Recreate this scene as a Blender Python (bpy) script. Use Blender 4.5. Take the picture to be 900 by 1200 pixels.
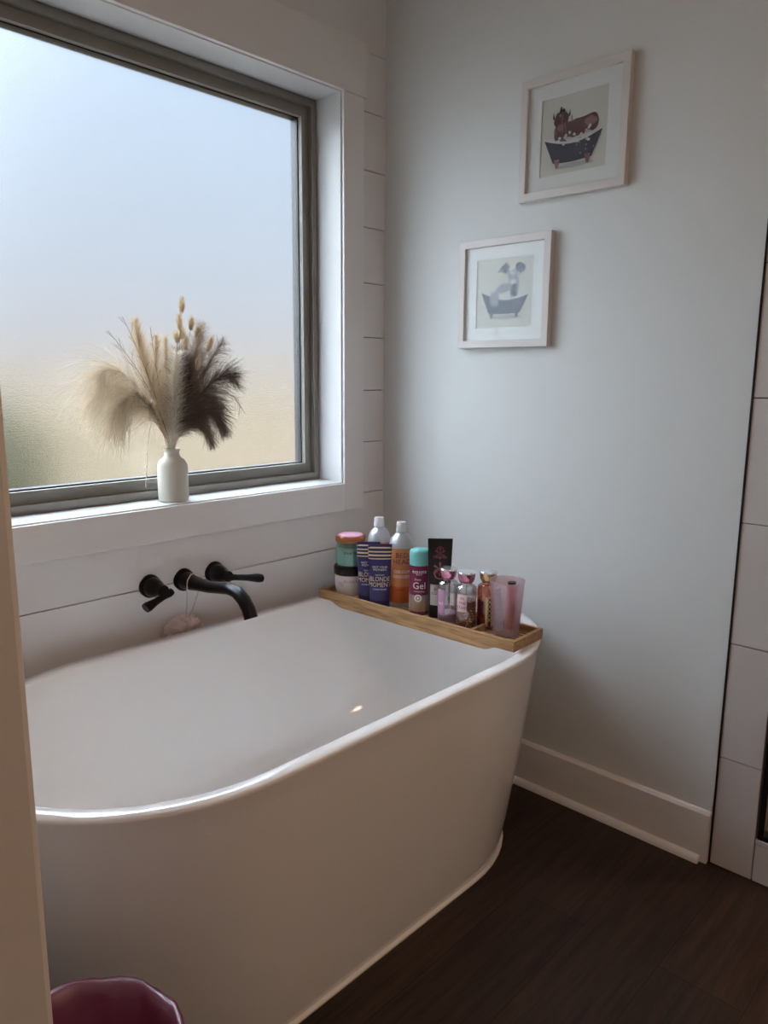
import bpy, math, random
from mathutils import Vector, Matrix
PI = math.pi
for o in list(bpy.data.objects): bpy.data.objects.remove(o)
sc = bpy.context.scene
COL = sc.collection
R = random.Random(7)

# ------------------------------------------------------------------ camera
CAM = Vector((-1.91262, -1.80839, 1.27))
yaw, pitch, roll, FPX = 0.814789848, 0.179070161, 0.00725511, 878.91
fw = Vector((math.sin(yaw)*math.cos(pitch), math.cos(yaw)*math.cos(pitch), -math.sin(pitch)))
rt = Vector((math.cos(yaw), -math.sin(yaw), 0)); up = rt.cross(fw)
r2 = rt*math.cos(roll)+up*math.sin(roll); u2 = -rt*math.sin(roll)+up*math.cos(roll)
cd = bpy.data.cameras.new('camera'); cam = bpy.data.objects.new('camera', cd); COL.objects.link(cam)
cam.matrix_world = Matrix(((r2.x,u2.x,-fw.x,CAM.x),(r2.y,u2.y,-fw.y,CAM.y),(r2.z,u2.z,-fw.z,CAM.z),(0,0,0,1)))
cd.sensor_fit = 'VERTICAL'; cd.sensor_height = 36; cd.lens = FPX/1200*36; cd.clip_start = .02
sc.camera = cam

# ------------------------------------------------------------------ view, world, lights
vs = sc.view_settings
vs.view_transform = 'Standard'; vs.look = 'None'; vs.gamma = 1; vs.use_curve_mapping = False
vs.exposure = 0.0
SKY = 1.0
sc.cycles.use_denoising = True
sc.cycles.max_bounces = 14; sc.cycles.diffuse_bounces = 7; sc.cycles.transmission_bounces = 10
sc.cycles.transparent_max_bounces = 16; sc.cycles.sample_clamp_indirect = 0

w = bpy.data.worlds.new('sky'); sc.world = w; w.use_nodes = True
nt = w.node_tree; N = nt.nodes; Lk = nt.links
bgn = N['Background']
tc = N.new('ShaderNodeTexCoord'); sx = N.new('ShaderNodeSeparateXYZ'); Lk.new(tc.outputs['Generated'], sx.inputs[0])
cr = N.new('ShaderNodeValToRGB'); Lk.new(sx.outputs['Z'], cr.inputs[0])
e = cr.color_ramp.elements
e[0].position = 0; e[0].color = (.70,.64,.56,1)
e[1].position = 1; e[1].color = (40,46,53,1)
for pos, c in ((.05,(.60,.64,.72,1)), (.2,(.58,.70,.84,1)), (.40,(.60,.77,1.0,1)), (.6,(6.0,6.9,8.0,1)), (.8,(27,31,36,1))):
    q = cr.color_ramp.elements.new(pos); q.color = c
# extra sky glow added high on the left to brighten the right wall
dt = N.new('ShaderNodeVectorMath'); dt.operation = 'DOT_PRODUCT'
Lk.new(tc.outputs['Generated'], dt.inputs[0]); dt.inputs[1].default_value = Vector((-.74,.50,.46)).normalized()
mr = N.new('ShaderNodeMapRange'); mr.inputs[1].default_value = .2; mr.inputs[2].default_value = 1.0
mr.inputs[3].default_value = 0; mr.inputs[4].default_value = 1; Lk.new(dt.outputs['Value'], mr.inputs[0])
pw = N.new('ShaderNodeMath'); pw.operation = 'POWER'; pw.inputs[1].default_value = 2.4; Lk.new(mr.outputs[0], pw.inputs[0])
ml = N.new('ShaderNodeMath'); ml.operation = 'MULTIPLY'; ml.inputs[1].default_value = 12.5; Lk.new(pw.outputs[0], ml.inputs[0])
ad = N.new('ShaderNodeMix'); ad.data_type = 'RGBA'; ad.blend_type = 'ADD'; ad.clamp_result = False; ad.clamp_factor = False
Lk.new(ml.outputs[0], ad.inputs['Factor']); Lk.new(cr.outputs[0], ad.inputs['A']); ad.inputs['B'].default_value = (.84,.97,1.08,1)
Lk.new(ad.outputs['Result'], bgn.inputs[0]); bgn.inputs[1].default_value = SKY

def area(name, loc, size, power, color, shape='DISK', rot=(0,0,0)):
    l = bpy.data.lights.new(name, 'AREA'); l.shape = shape; l.size = size; l.energy = power; l.color = color
    o = bpy.data.objects.new(name, l); o.location = loc; o.rotation_euler = rot; COL.objects.link(o); return o
area('ceiling_lamp_light', (-1.3,-2.9,2.66), .42, 13, (1,.64,.45))
area('shower_lamp_light', (.55,-1.9,2.66), .14, 22, (1,.76,.52))

# ------------------------------------------------------------------ materials
MATS = {}
def M(name, col, rough=.5, metal=0, spec=.5, coat=0, trans=0, ior=1.45, alpha=1):
    if name in MATS: return MATS[name]
    m = bpy.data.materials.new(name); m.use_nodes = True
    b = m.node_tree.nodes['Principled BSDF']
    b.inputs['Base Color'].default_value = (*col,1); b.inputs['Roughness'].default_value = rough
    b.inputs['Metallic'].default_value = metal; b.inputs['Specular IOR Level'].default_value = spec
    b.inputs['Coat Weight'].default_value = coat; b.inputs['Coat Roughness'].default_value = .04
    b.inputs['Transmission Weight'].default_value = trans; b.inputs['IOR'].default_value = ior
    b.inputs['Alpha'].default_value = alpha
    MATS[name] = m; return m
def noise_bump(m, scale, strength, dist=.001, detail=3, rough=.6):
    nt = m.node_tree; b = nt.nodes['Principled BSDF']
    t = nt.nodes.new('ShaderNodeTexCoord'); n = nt.nodes.new('ShaderNodeTexNoise'); bp = nt.nodes.new('ShaderNodeBump')
    n.inputs['Scale'].default_value = scale; n.inputs['Detail'].default_value = detail; n.inputs['Roughness'].default_value = rough
    bp.inputs['Strength'].default_value = strength; bp.inputs['Distance'].default_value = dist
    nt.links.new(t.outputs['Object'], n.inputs['Vector']); nt.links.new(n.outputs['Fac'], bp.inputs['Height']); nt.links.new(bp.outputs['Normal'], b.inputs['Normal'])
    return n
def noise_col(m, c1, c2, scale, stretch=(1,1,1), detail=4, lo=.35, hi=.65):
    nt = m.node_tree; b = nt.nodes['Principled BSDF']
    t = nt.nodes.new('ShaderNodeTexCoord'); mp = nt.nodes.new('ShaderNodeMapping'); n = nt.nodes.new('ShaderNodeTexNoise'); r = nt.nodes.new('ShaderNodeValToRGB')
    mp.inputs['Scale'].default_value = stretch; n.inputs['Scale'].default_value = scale; n.inputs['Detail'].default_value = detail
    r.color_ramp.elements[0].color = (*c1,1); r.color_ramp.elements[1].color = (*c2,1)
    r.color_ramp.elements[0].position = lo; r.color_ramp.elements[1].position = hi
    nt.links.new(t.outputs['Object'], mp.inputs[0]); nt.links.new(mp.outputs[0], n.inputs['Vector']); nt.links.new(n.outputs['Fac'], r.inputs[0])
    nt.links.new(r.outputs[0], b.inputs['Base Color'])
def clear(name, tint, gloss=.12, haze=0, hazecol=(1,1,1), rough=.05, fres=.5):
    """see-through plastic: tinted transparency with a glossy skin and an optional milky haze"""
    m = bpy.data.materials.new(name); m.use_nodes = True; nt = m.node_tree; n = nt.nodes; n.clear()
    out = n.new('ShaderNodeOutputMaterial'); t = n.new('ShaderNodeBsdfTransparent'); t.inputs[0].default_value = (*tint,1)
    g = n.new('ShaderNodeBsdfGlossy'); g.inputs['Roughness'].default_value = rough
    lw = n.new('ShaderNodeLayerWeight'); lw.inputs[0].default_value = .35
    mu = n.new('ShaderNodeMath'); mu.operation = 'MULTIPLY_ADD'; mu.inputs[1].default_value = fres; mu.inputs[2].default_value = gloss*.4
    nt.links.new(lw.outputs['Fresnel'], mu.inputs[0])
    base = t
    if haze:
        d = n.new('ShaderNodeBsdfDiffuse'); d.inputs[0].default_value = (*hazecol,1)
        tl = n.new('ShaderNodeBsdfTranslucent'); tl.inputs[0].default_value = (*hazecol,1)
        x = n.new('ShaderNodeMixShader'); x.inputs[0].default_value = .5; nt.links.new(d.outputs[0], x.inputs[1]); nt.links.new(tl.outputs[0], x.inputs[2])
        y = n.new('ShaderNodeMixShader'); y.inputs[0].default_value = haze; nt.links.new(t.outputs[0], y.inputs[1]); nt.links.new(x.outputs[0], y.inputs[2]); base = y
    z = n.new('ShaderNodeMixShader'); nt.links.new(mu.outputs[0], z.inputs[0]); nt.links.new(base.outputs[0], z.inputs[1]); nt.links.new(g.outputs[0], z.inputs[2])
    nt.links.new(z.outputs[0], out.inputs[0]); return m
def leafy(name, col, tcol, fac=.45):
    m = bpy.data.materials.new(name); m.use_nodes = True; nt = m.node_tree; n = nt.nodes; n.clear()
    out = n.new('ShaderNodeOutputMaterial'); d = n.new('ShaderNodeBsdfDiffuse'); d.inputs[0].default_value = (*col,1)
    tl = n.new('ShaderNodeBsdfTranslucent'); tl.inputs[0].default_value = (*tcol,1)
    x = n.new('ShaderNodeMixShader'); x.inputs[0].default_value = fac
    nt.links.new(d.outputs[0], x.inputs[1]); nt.links.new(tl.outputs[0], x.inputs[2]); nt.links.new(x.outputs[0], out.inputs[0]); return m

m_wall = M('grey_wall_paint', (.71,.735,.735), .55, spec=.35); noise_bump(m_wall, 160, .12)
m_ship = M('white_shiplap_paint', (.78,.77,.77), .42, spec=.4); noise_bump(m_ship, 60, .08)
m_back = M('shiplap_backing', (.16,.14,.13), .8)
m_trim = M('white_trim_paint', (.80,.79,.785), .35)
m_reveal = M('darkened_trim_paint', (.66,.665,.665), .4)  # trim white darkened in the colour to offset strong light on the recess
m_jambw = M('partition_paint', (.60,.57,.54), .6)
m_ceil = M('ceiling_paint', (.82,.81,.79), .8)
m_frame = M('taupe_window_vinyl', (.26,.25,.225), .5, spec=.3)
m_gasket = M('black_gasket', (.01,.01,.01), .5)
m_tub = M('white_acrylic', (.90,.895,.89), .12, coat=.3)
m_caulk = M('white_caulk', (.80,.77,.73), .5)
m_black = M('matte_black_metal', (.012,.012,.015), .32, metal=.6)
m_blackm = M('black_shower_metal', (.01,.01,.012), .4, metal=.3)
m_bamboo = M('bamboo', (.42,.25,.11), .45)
noise_col(m_bamboo, (.30,.165,.07), (.50,.31,.15), 22, (6,.6,6))
m_tile = M('glazed_white_tile', (.60,.565,.55), .18); noise_bump(m_tile, 9, .5, .004, 2)
m_grout = M('grey_grout', (.17,.155,.15), .85)
m_floor = M('dark_wood_planks', (.04,.02,.016), .42, spec=.4)
def floor_nodes():
    nt = m_floor.node_tree; n = nt.nodes; L = nt.links; b = n['Principled BSDF']
    t = n.new('ShaderNodeTexCoord'); br = n.new('ShaderNodeTexBrick')
    br.inputs['Scale'].default_value = 1; br.inputs['Brick Width'].default_value = 1.2; br.inputs['Row Height'].default_value = .18
    br.inputs['Mortar Size'].default_value = .0012; br.inputs['Mortar Smooth'].default_value = .1; br.offset = .37
    br.inputs['Color1'].default_value = (0,0,0,1); br.inputs['Color2'].default_value = (1,1,1,1); br.inputs['Mortar'].default_value = (0,0,0,1)
    L.new(t.outputs['Object'], br.inputs['Vector'])
    mp = n.new('ShaderNodeMapping'); mp.inputs['Scale'].default_value = (1.6,22,1); L.new(t.outputs['Object'], mp.inputs[0])
    no = n.new('ShaderNodeTexNoise'); no.inputs['Scale'].default_value = 2.2; no.inputs['Detail'].default_value = 8; no.inputs['Roughness'].default_value = .65
    L.new(mp.outputs[0], no.inputs['Vector'])
    no2 = n.new('ShaderNodeTexNoise'); no2.inputs['Scale'].default_value = 2.6; L.new(t.outputs['Object'], no2.inputs['Vector'])
    r = n.new('ShaderNodeValToRGB'); r.color_ramp.elements[0].position = .30; r.color_ramp.elements[1].position = .72
    r.color_ramp.elements[0].color = (.012,.006,.005,1); r.color_ramp.elements[1].color = (.075,.039,.028,1)
    L.new(no.outputs['Fac'], r.inputs[0])
    mx = n.new('ShaderNodeMix'); mx.data_type = 'RGBA'; mx.blend_type = 'MULTIPLY'; mx.inputs['Factor'].default_value = .55
    ad = n.new('ShaderNodeMix'); ad.data_type = 'RGBA'; ad.inputs['Factor'].default_value = .45
    L.new(br.outputs['Color'], ad.inputs['A']); L.new(no2.outputs['Fac'], ad.inputs['B'])
    L.new(r.outputs[0], mx.inputs['A']); L.new(ad.outputs['Result'], mx.inputs['B'])
    mx2 = n.new('ShaderNodeMix'); mx2.data_type = 'RGBA'; mx2.inputs['B'].default_value = (.004,.003,.003,1)
    L.new(br.outputs['Fac'], mx2.inputs['Factor']); L.new(mx.outputs['Result'], mx2.inputs['A']); L.new(mx2.outputs['Result'], b.inputs['Base Color'])
    bp = n.new('ShaderNodeBump'); bp.inputs['Strength'].default_value = .25; bp.inputs['Distance'].default_value = .002
    L.new(no.outputs['Fac'], bp.inputs['Height']); L.new(bp.outputs['Normal'], b.inputs['Normal'])
floor_nodes()
m_pane = M('frosted_glass', (1.0,1.0,1.0), .22, trans=1, ior=1.45)
noise_bump(m_pane, 260, .35, .0008, 2)

# ------------------------------------------------------------------ mesh helper
class MB:
    def __init__(s): s.v = []; s.f = []; s.m = []; s.mats = []
    def mi(s, mat):
        if mat not in s.mats: s.mats.append(mat)
        return s.mats.index(mat)
    def add(s, vs, fs, mat):
        o = len(s.v); k = s.mi(mat); s.v += [tuple(v) for v in vs]
        for f in fs: s.f.append(tuple(o+i for i in f)); s.m.append(k)
        return s
    def box(s, a, b, mat):
        x0,y0,z0 = a; x1,y1,z1 = b
        return s.add([(x0,y0,z0),(x1,y0,z0),(x1,y1,z0),(x0,y1,z0),(x0,y0,z1),(x1,y0,z1),(x1,y1,z1),(x0,y1,z1)],
            [(0,3,2,1),(4,5,6,7),(0,1,5,4),(1,2,6,5),(2,3,7,6),(3,0,4,7)], mat)
    def rings(s, rs, mat, cap0=True, cap1=True, closed=True):
        n = len(rs[0]); vs = [p for r in rs for p in r]; fs = []
        for i in range(len(rs)-1):
            for j in range(n if closed else n-1):
                k = (j+1) % n; fs.append((i*n+j, i*n+k, (i+1)*n+k, (i+1)*n+j))
        if cap0: fs.append(tuple(range(n-1,-1,-1)))
        if cap1: fs.append(tuple((len(rs)-1)*n+j for j in range(n)))
        return s.add(vs, fs, mat)
    def lathe(s, prof, mat, c=(0,0,0), seg=40, cap0=True, cap1=True, axis='z'):
        rs = []
        for r, z in prof:
            ring = []
            for j in range(seg):
                a = 2*PI*j/seg; p = (r*math.cos(a), r*math.sin(a), z)
                if axis == 'y': p = (p[0], -p[2], p[1])
                ring.append((c[0]+p[0], c[1]+p[1], c[2]+p[2]))
            rs.append(ring)
        return s.rings(rs, mat, cap0, cap1)
    def tube(s, pts, rad, mat, seg=12, cap=True, flat=1.0):
        pts = [Vector(p) for p in pts]; n = len(pts); rs = []
        prev = None
        for i, p in enumerate(pts):
            t = (pts[min(i+1,n-1)]-pts[max(i-1,0)]).normalized()
            if prev is None:
                a = Vector((0,0,1)) if abs(t.z) < .9 else Vector((1,0,0)); u = t.cross(a).normalized()
            else: u = (prev - t*prev.dot(t)).normalized()
            prev = u; v = t.cross(u); r = rad[i] if isinstance(rad,(list,tuple)) else rad
            rs.append([p+u*math.cos(2*PI*j/seg)*r+v*math.sin(2*PI*j/seg)*r*flat for j in range(seg)])
        return s.rings(rs, mat, cap, cap)
    def prism(s, poly, axis, a, b, mat):
        """poly in the two other axes, extruded along axis from a to b"""
        def P(q, h):
            return {'x':(h,q[0],q[1]), 'y':(q[0],h,q[1]), 'z':(q[0],q[1],h)}[axis]
        return s.rings([[P(q,a) for q in poly],[P(q,b) for q in poly]], mat)
    def text(s, string, size, fn, mat, sx=1.0):
        cu = bpy.data.curves.new('t','FONT'); cu.body = string; cu.size = size; cu.align_x = 'CENTER'; cu.align_y = 'CENTER'; cu.resolution_u = 2
        ob = bpy.data.objects.new('t', cu); COL.objects.link(ob)
        dg = bpy.context.evaluated_depsgraph_get(); dg.update()
        me = bpy.data.meshes.new_from_object(ob.evaluated_get(dg))
        s.add([fn(v.co.x*sx, v.co.y) for v in me.vertices], [tuple(p.vertices) for p in me.polygons], mat)
        bpy.data.objects.remove(ob); bpy.data.meshes.remove(me); bpy.data.curves.remove(cu); return s
    def build(s, name, parent=None, smooth=False, bevel=0, angle=40, loc=None, sub=0):
        me = bpy.data.meshes.new(name); me.from_pydata(s.v, [], s.f); me.update()
        for m in s.mats: me.materials.append(m)
        me.polygons.foreach_set('material_index', s.m)
        o = bpy.data.objects.new(name, me); COL.objects.link(o)
        if parent: o.parent = parent
        if loc: o.location = loc
        if smooth:
            me.polygons.foreach_set('use_smooth', [True]*len(me.polygons))
            me.set_sharp_from_angle(angle=math.radians(angle))
        if bevel:
            b = o.modifiers.new('bevel','BEVEL'); b.width = bevel; b.segments = 2; b.limit_method = 'ANGLE'; b.angle_limit = math.radians(40)
        return o
def thing(name, loc, label, cat, group=None, rz=0):
    o = bpy.data.objects.new(name, None); COL.objects.link(o); o.location = loc; o.rotation_euler.z = rz; o.empty_display_size = .05
    return tag(o, label, cat, group)
def tag(o, label, cat, group=None, kind=None):
    o['label'] = label; o['category'] = cat
    if group: o['group'] = group
    if kind: o['kind'] = kind
    return o
def struct(o, label=None, cat=None):
    o['kind'] = 'structure'
    if label: o['label'] = label; o['category'] = cat
    return o

# ------------------------------------------------------------------ room shell
XW, YB, ZC = -3.4, -4.2, 2.74
WX0, WX1, WZ0, WZ1 = -1.392, -.208, .922, 2.122     # window jamb opening
b = MB().box((XW-.1,YB-.1,-.1),(.12,.2,0), m_floor)
struct(b.build('floor'), 'dark brown wood plank floor running along the window wall', 'floor')
b = MB().box((XW-.1,YB-.1,ZC),(.12,.2,ZC+.1), m_ceil); struct(b.build('ceiling'), 'white flat ceiling', 'ceiling')
# window wall: backing + shiplap boards
b = MB()
Y0, Y1 = .012, .20
b.box((XW-.1,Y0,0),(WX0-.02,Y1,ZC), m_back); b.box((WX1+.02,Y0,0),(.12,Y1,ZC), m_back)
b.box((WX0-.02,Y0,0),(WX1+.02,Y1,WZ0-.02), m_back); b.box((WX0-.02,Y0,WZ1+.02),(WX1+.02,Y1,ZC), m_back)
J = 2.270; P = .1745; z = J - 13*P
zs = [J-P*k for k in range(13,-1,-1)] + [J+P, J+2*P, ZC]
zs = [0] + [q for q in zs if 0.01 < q < ZC] + [ZC]
for z0, z1 in zip(zs[:-1], zs[1:]):
    a, c = z0+.0014, z1-.0014
    if c-a < .005: continue
    if c <= WZ0-.01 or a >= WZ1+.01: b.box((-1.709,0,a),(-.0005,.0125,c), m_ship)
    else:
        b.box((-1.709,0,a),(WX0-.015,.0125,c), m_ship); b.box((WX1+.015,0,a),(-.0005,.0125,c), m_ship)
        if a < WZ0-.015: b.box((WX0-.015,0,a),(WX1+.015,.0125,WZ0-.015), m_ship)
        if c > WZ1+.015: b.box((WX0-.015,0,WZ1+.015),(WX1+.015,.0125,c), m_ship)
struct(b.build('wall_window', bevel=.0008), 'white shiplap wall with horizontal boards around the window', 'wall')
# grey wall on the right, then the shower opening
b = MB().box((0,-1.206,0),(.12,.2,ZC), m_wall); struct(b.build('wall_right'), 'smooth pale grey painted wall with two framed pictures', 'wall')
# shower front wall and alcove
TZ = [0,.3054,.613,.923,1.226,1.534,1.842,2.150,2.458,ZC]
b = MB()
b.box((.008,-1.316,0),(.12,-1.206,ZC), m_grout)
for z0, z1 in zip(TZ[:-1],TZ[1:]): b.box((0,-1.311,z0+.001),(.011,-1.2085,z1-.0015), m_tile)
b.box((.008,-2.75,0),(.12,-1.316,.116), m_grout)
yy = -1.3135
while yy > -2.7:
    b.box((0,yy-.305,.001),(.011,yy,.1035), m_tile); yy -= .3075
b.box((-.002,-2.75,.1055),(.12,-1.3135,.118), m_tile)
b.box((.008,YB,0),(.12,-2.75,ZC), m_grout)
for z0, z1 in zip(TZ[:-1],TZ[1:]):
    yy = -2.7515
    while yy > YB: b.box((0,yy-.152,z0+.001),(.011,yy,z1-.0015), m_tile); yy -= .1535
struct(b.build('wall_shower', bevel=.0015), 'column of glossy off-white stacked tiles beside the shower frame', 'wall')
m_stile = M('cream_shower_tile', (.62,.52,.40), .25); m_pan = M('shower_pan', (.70,.66,.58), .4)
def tile_panel(bb, u0, u1, put, mat, w=.305):
    for z0, z1 in zip(TZ[:-1],TZ[1:]):
        u = u0
        while u < u1-.01:
            put(bb, u+.001, min(u+w,u1)-.001, z0+.001, z1-.001, mat); u += w
b = MB()
b.box((.12,-1.206,0),(1.35,-1.10,ZC), m_grout); tile_panel(b, .12, 1.25, lambda q,u,v,a,c,m: q.box((u,-1.213,a),(v,-1.205,c),m), m_stile)
b.box((1.25,-3.0,0),(1.35,-1.10,ZC), m_grout); tile_panel(b, -2.85, -1.213, lambda q,u,v,a,c,m: q.box((1.243,u,a),(1.251,v,c),m), m_stile)
b.box((.12,-3.0,0),(1.35,-2.85,ZC), m_grout); tile_panel(b, .12, 1.25, lambda q,u,v,a,c,m: q.box((u,-2.851,a),(v,-2.843,c),m), m_stile)
struct(b.build('wall_shower_inside'), 'tiled walls inside the lit shower', 'wall')
b = MB().box((.12,-2.85,-.05),(1.25,-1.206,.05), m_pan); struct(b.build('floor_shower'), 'pale shower floor behind the black framed glass', 'floor')
b = MB().box((.12,-3.0,ZC),(1.35,-1.1,ZC+.1), m_ceil); struct(b.build('ceiling_shower'), 'white ceiling over the shower', 'ceiling')
# partition at the left, back and side walls
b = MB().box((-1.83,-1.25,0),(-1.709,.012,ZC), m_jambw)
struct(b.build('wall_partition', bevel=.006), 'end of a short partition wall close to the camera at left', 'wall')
b = MB().box((XW-.1,YB-.1,0),(XW,.2,ZC), m_wall); struct(b.build('wall_left'), 'pale grey wall behind the camera to the left', 'wall')
b = MB().box((XW,YB-.1,0),(.12,YB,ZC), m_wall); struct(b.build('wall_back'), 'pale grey wall behind the camera', 'wall')
# baseboard with shoe moulding
b = MB()
b.prism([(0,0),(-.016,0),(-.016,.137),(-.010,.143),(0,.145)], 'y', -1.2035, -.001, m_trim)
struct(b.build('baseboard_right', bevel=.001), 'tall white baseboard under the grey wall', 'baseboard')
b = MB()
pr = [(-.016,0)] + [(-.016-.016*math.cos(t), .019*math.sin(t)) for t in [i*PI/2/6 for i in range(7)]]
b.rings([[(p[0],y,p[1]) for p in pr] for y in (-1.186,-.001)], m_trim)
struct(b.build('trim_1', smooth=True), 'white quarter round moulding along the foot of the baseboard', 'moulding')
b = MB().box((-.003,-1.2085,.0),(.009,-1.2045,ZC), m_blackm); struct(b.build('trim_2'), 'thin black metal edge strip between grey wall and tiles', 'edge strip')
# window casing
b = MB()
CY = -.016
b.box((WX1+.005,CY,.826),(-.115,.0005,2.1255), m_trim); b.box((-1.485,CY,.826),(WX0-.005,.0005,2.1255), m_trim)
b.box((WX0-.005,CY,.826),(WX1+.005,.0005,.918), m_trim)
b.box((-1.496,CY-.003,2.126),(-.104,.0005,2.285), m_trim)
struct(b.build('trim_3', bevel=.0012), 'flat white casing boards around the frosted window', 'window casing')
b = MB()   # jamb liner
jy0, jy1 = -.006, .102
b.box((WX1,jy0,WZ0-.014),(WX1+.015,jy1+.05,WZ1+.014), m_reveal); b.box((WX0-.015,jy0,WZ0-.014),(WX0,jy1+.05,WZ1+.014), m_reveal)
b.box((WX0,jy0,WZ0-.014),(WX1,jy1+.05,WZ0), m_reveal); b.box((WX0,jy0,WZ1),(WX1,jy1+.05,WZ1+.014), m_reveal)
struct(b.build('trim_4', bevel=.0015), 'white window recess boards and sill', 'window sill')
# window frame and pane
def ring(bb, o, wid, y0, y1, mat):
    x0, x1, z0, z1 = WX0+o, WX1-o, WZ0+o, WZ1-o
    bb.box((x0,y0,z0),(x0+wid,y1,z1),mat); bb.box((x1-wid,y0,z0),(x1,y1,z1),mat)
    bb.box((x0+wid,y0,z0),(x1-wid,y1,z0+wid),mat); bb.box((x0+wid,y0,z1-wid),(x1-wid,y1,z1),mat)
wt = thing('window_1', (0,0,0), 'large frosted window with taupe frame above the bathtub', 'window'); wt['kind'] = 'structure'
b = MB(); ring(b, 0, .008, .106, .17, m_frame); ring(b, .008, .017, .100, .17, m_frame); 
b.build('window_frame', wt)
b = MB(); ring(b, .0255, .020, .117, .165, m_frame); ring(b, .0458, .0125, .110, .165, m_frame); b.build('sash', wt)
b = MB(); ring(b, .0585, .0035, .127, .160, m_gasket); b.build('gasket', wt)
b = MB().box((WX0+.060,.136,WZ0+.060),(WX1-.060,.142,WZ1-.060), m_pane)
b.build('pane', wt)

# ------------------------------------------------------------------ outdoors seen through the frosted glass
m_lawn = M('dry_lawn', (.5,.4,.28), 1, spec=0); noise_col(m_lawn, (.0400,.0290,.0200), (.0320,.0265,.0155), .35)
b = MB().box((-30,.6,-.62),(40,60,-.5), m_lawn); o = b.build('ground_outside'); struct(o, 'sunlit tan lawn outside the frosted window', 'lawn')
m_leaf = leafy('shrub_leaves', (.011,.0185,.005), (.016,.029,.005), .3); m_bark = M('bark', (.08,.05,.03), .9)
sh = thing('shrub', (.17,4.6,-.5), 'green shrub outside, blurred through the frosted glass at lower left', 'shrub')
b = MB()
for i in range(900):
    d = Vector((R.gauss(0,1),R.gauss(0,1),R.gauss(0,1))).normalized()*(.75+.25*R.random())
    c = Vector((d.x*.62,d.y*.6,.85+d.z*.72)); n = Vector((R.gauss(0,1),R.gauss(0,1),R.gauss(0,1))).normalized(); u = n.orthogonal().normalized(); v = n.cross(u)
    s_ = .08
    b.add([c-u*s_, c-v*s_*.5, c+u*s_, c+v*s_*.5], [(0,1,2,3)], m_leaf)
b.build('foliage', sh)
b = MB()
for k in range(5):
    a = 2*PI*k/5; b.tube([(0,0,0),(.1*math.cos(a),.1*math.sin(a),.4),(.35*math.cos(a),.35*math.sin(a),1.0)], [.03,.02,.01], m_bark, 6)
b.build('stem', sh)

# ------------------------------------------------------------------ bathtub
def outline(xl, xr, yc, bb, ax, ay_f=1.0, n=26):
    """closed outline: straight sides with elliptical ends; runs counter-clockwise"""
    pts = []
    cxr, cxl = xr-ax, xl+ax
    for i in range(n+1):
        t = -PI/2 + PI*i/n; pts.append((cxr+ax*math.cos(t), yc+bb*math.sin(t)))
    for i in range(1,8): pts.append((cxr+(cxl-cxr)*i/8, yc+bb))
    for i in range(n+1):
        t = PI/2 + PI*i/n; pts.append((cxl+ax*math.cos(t), yc+bb*math.sin(t)))
    for i in range(1,8): pts.append((cxl+(cxr-cxl)*i/8, yc-bb))
    return pts
TZR = .58
tub = thing('bathtub', (-.80,-.462,0), 'white oval freestanding bathtub under the frosted window', 'bathtub')
TX, TY = -.80, -.462
def O(xl, xr, bb, ax, z): return [(x-TX, y-TY, z) for x, y in outline(xl, xr, -.462, bb, ax)]
rs = []
for k in range(13):
    t = k/12; z = .004+t*(.566-.004); g = t**.85
    rs.append(O(-1.45-.12*g, -.14+.12*g, .337+.053*g, .36+.06*g, z))
rs += [O(-1.572,-.018,.3915,.421,.572), O(-1.572,-.018,.3915,.421,.577), O(-1.569,-.021,.3885,.418,.580)]
rs += [O(-1.541,-.049,.3605,.394,.580), O(-1.5375,-.0525,.357,.392,.5785), O(-1.536,-.054,.3555,.391,.574)]
for t, g in ((.07,.03),(.2,.08),(.4,.19),(.6,.33),(.78,.48),(.9,.62),(.97,.76),(1,.95)):
    z = .572-.41*t; rs.append(O(-1.535+.352*g, -.055-.332*g, .3545-.132*g, .389-.114*g, z))
b = MB().rings(rs, m_tub); b.build('tub_body', tub, smooth=True, angle=50)
b = MB().rings([O(-1.458,-.132,.345,.365,.0), O(-1.458,-.132,.345,.365,.004), O(-1.452,-.139,.339,.361,.007)], m_caulk); b.build('base_seal', tub, smooth=True)
b = MB(); b.lathe([(.0,0),(.026,0),(.03,.003),(.026,.006),(.0,.006)], m_black, (-1.30-TX+.5, 0, .162), 24, False, False); b.build('drain', tub, smooth=True)

# ------------------------------------------------------------------ wall mounted faucet
def flange(bb, cx, cz):
    pts = []
    for i in range(32):
        a = 2*PI*i/32; r = .031*(1+.05*abs(math.cos(2*a)))
        pts.append((r*math.cos(a), r*math.sin(a)))
    rs = []
    for s_, y in ((1,0),(1,-.006),(.90,-.011),(.80,-.014)): rs.append([(cx+p[0]*s_, y, cz+p[1]*s_) for p in pts])
    bb.rings(rs, m_black)
fz = .704
fc = thing('bathtub_spout', (-.814,0,fz), 'matte black curved tub spout mounted on the shiplap wall', 'faucet')
b = MB(); flange(b, 0, 0); b.build('flange', fc, smooth=True)
pts = [(0,-.008,0),(0,-.04,-.001),(0,-.08,.001),(0,-.13,.004),(0,-.18,.012),(0,-.22,.018),(0,-.255,.015),(0,-.282,.000),(0,-.301,-.020),(0,-.311,-.042)]
rad = [.028,.024,.020,.018,.0175,.0175,.018,.018,.018,.0185]
b = MB().tube(pts, rad, m_black, 20, flat=.9); b.build('spout', fc, smooth=True)
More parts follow.
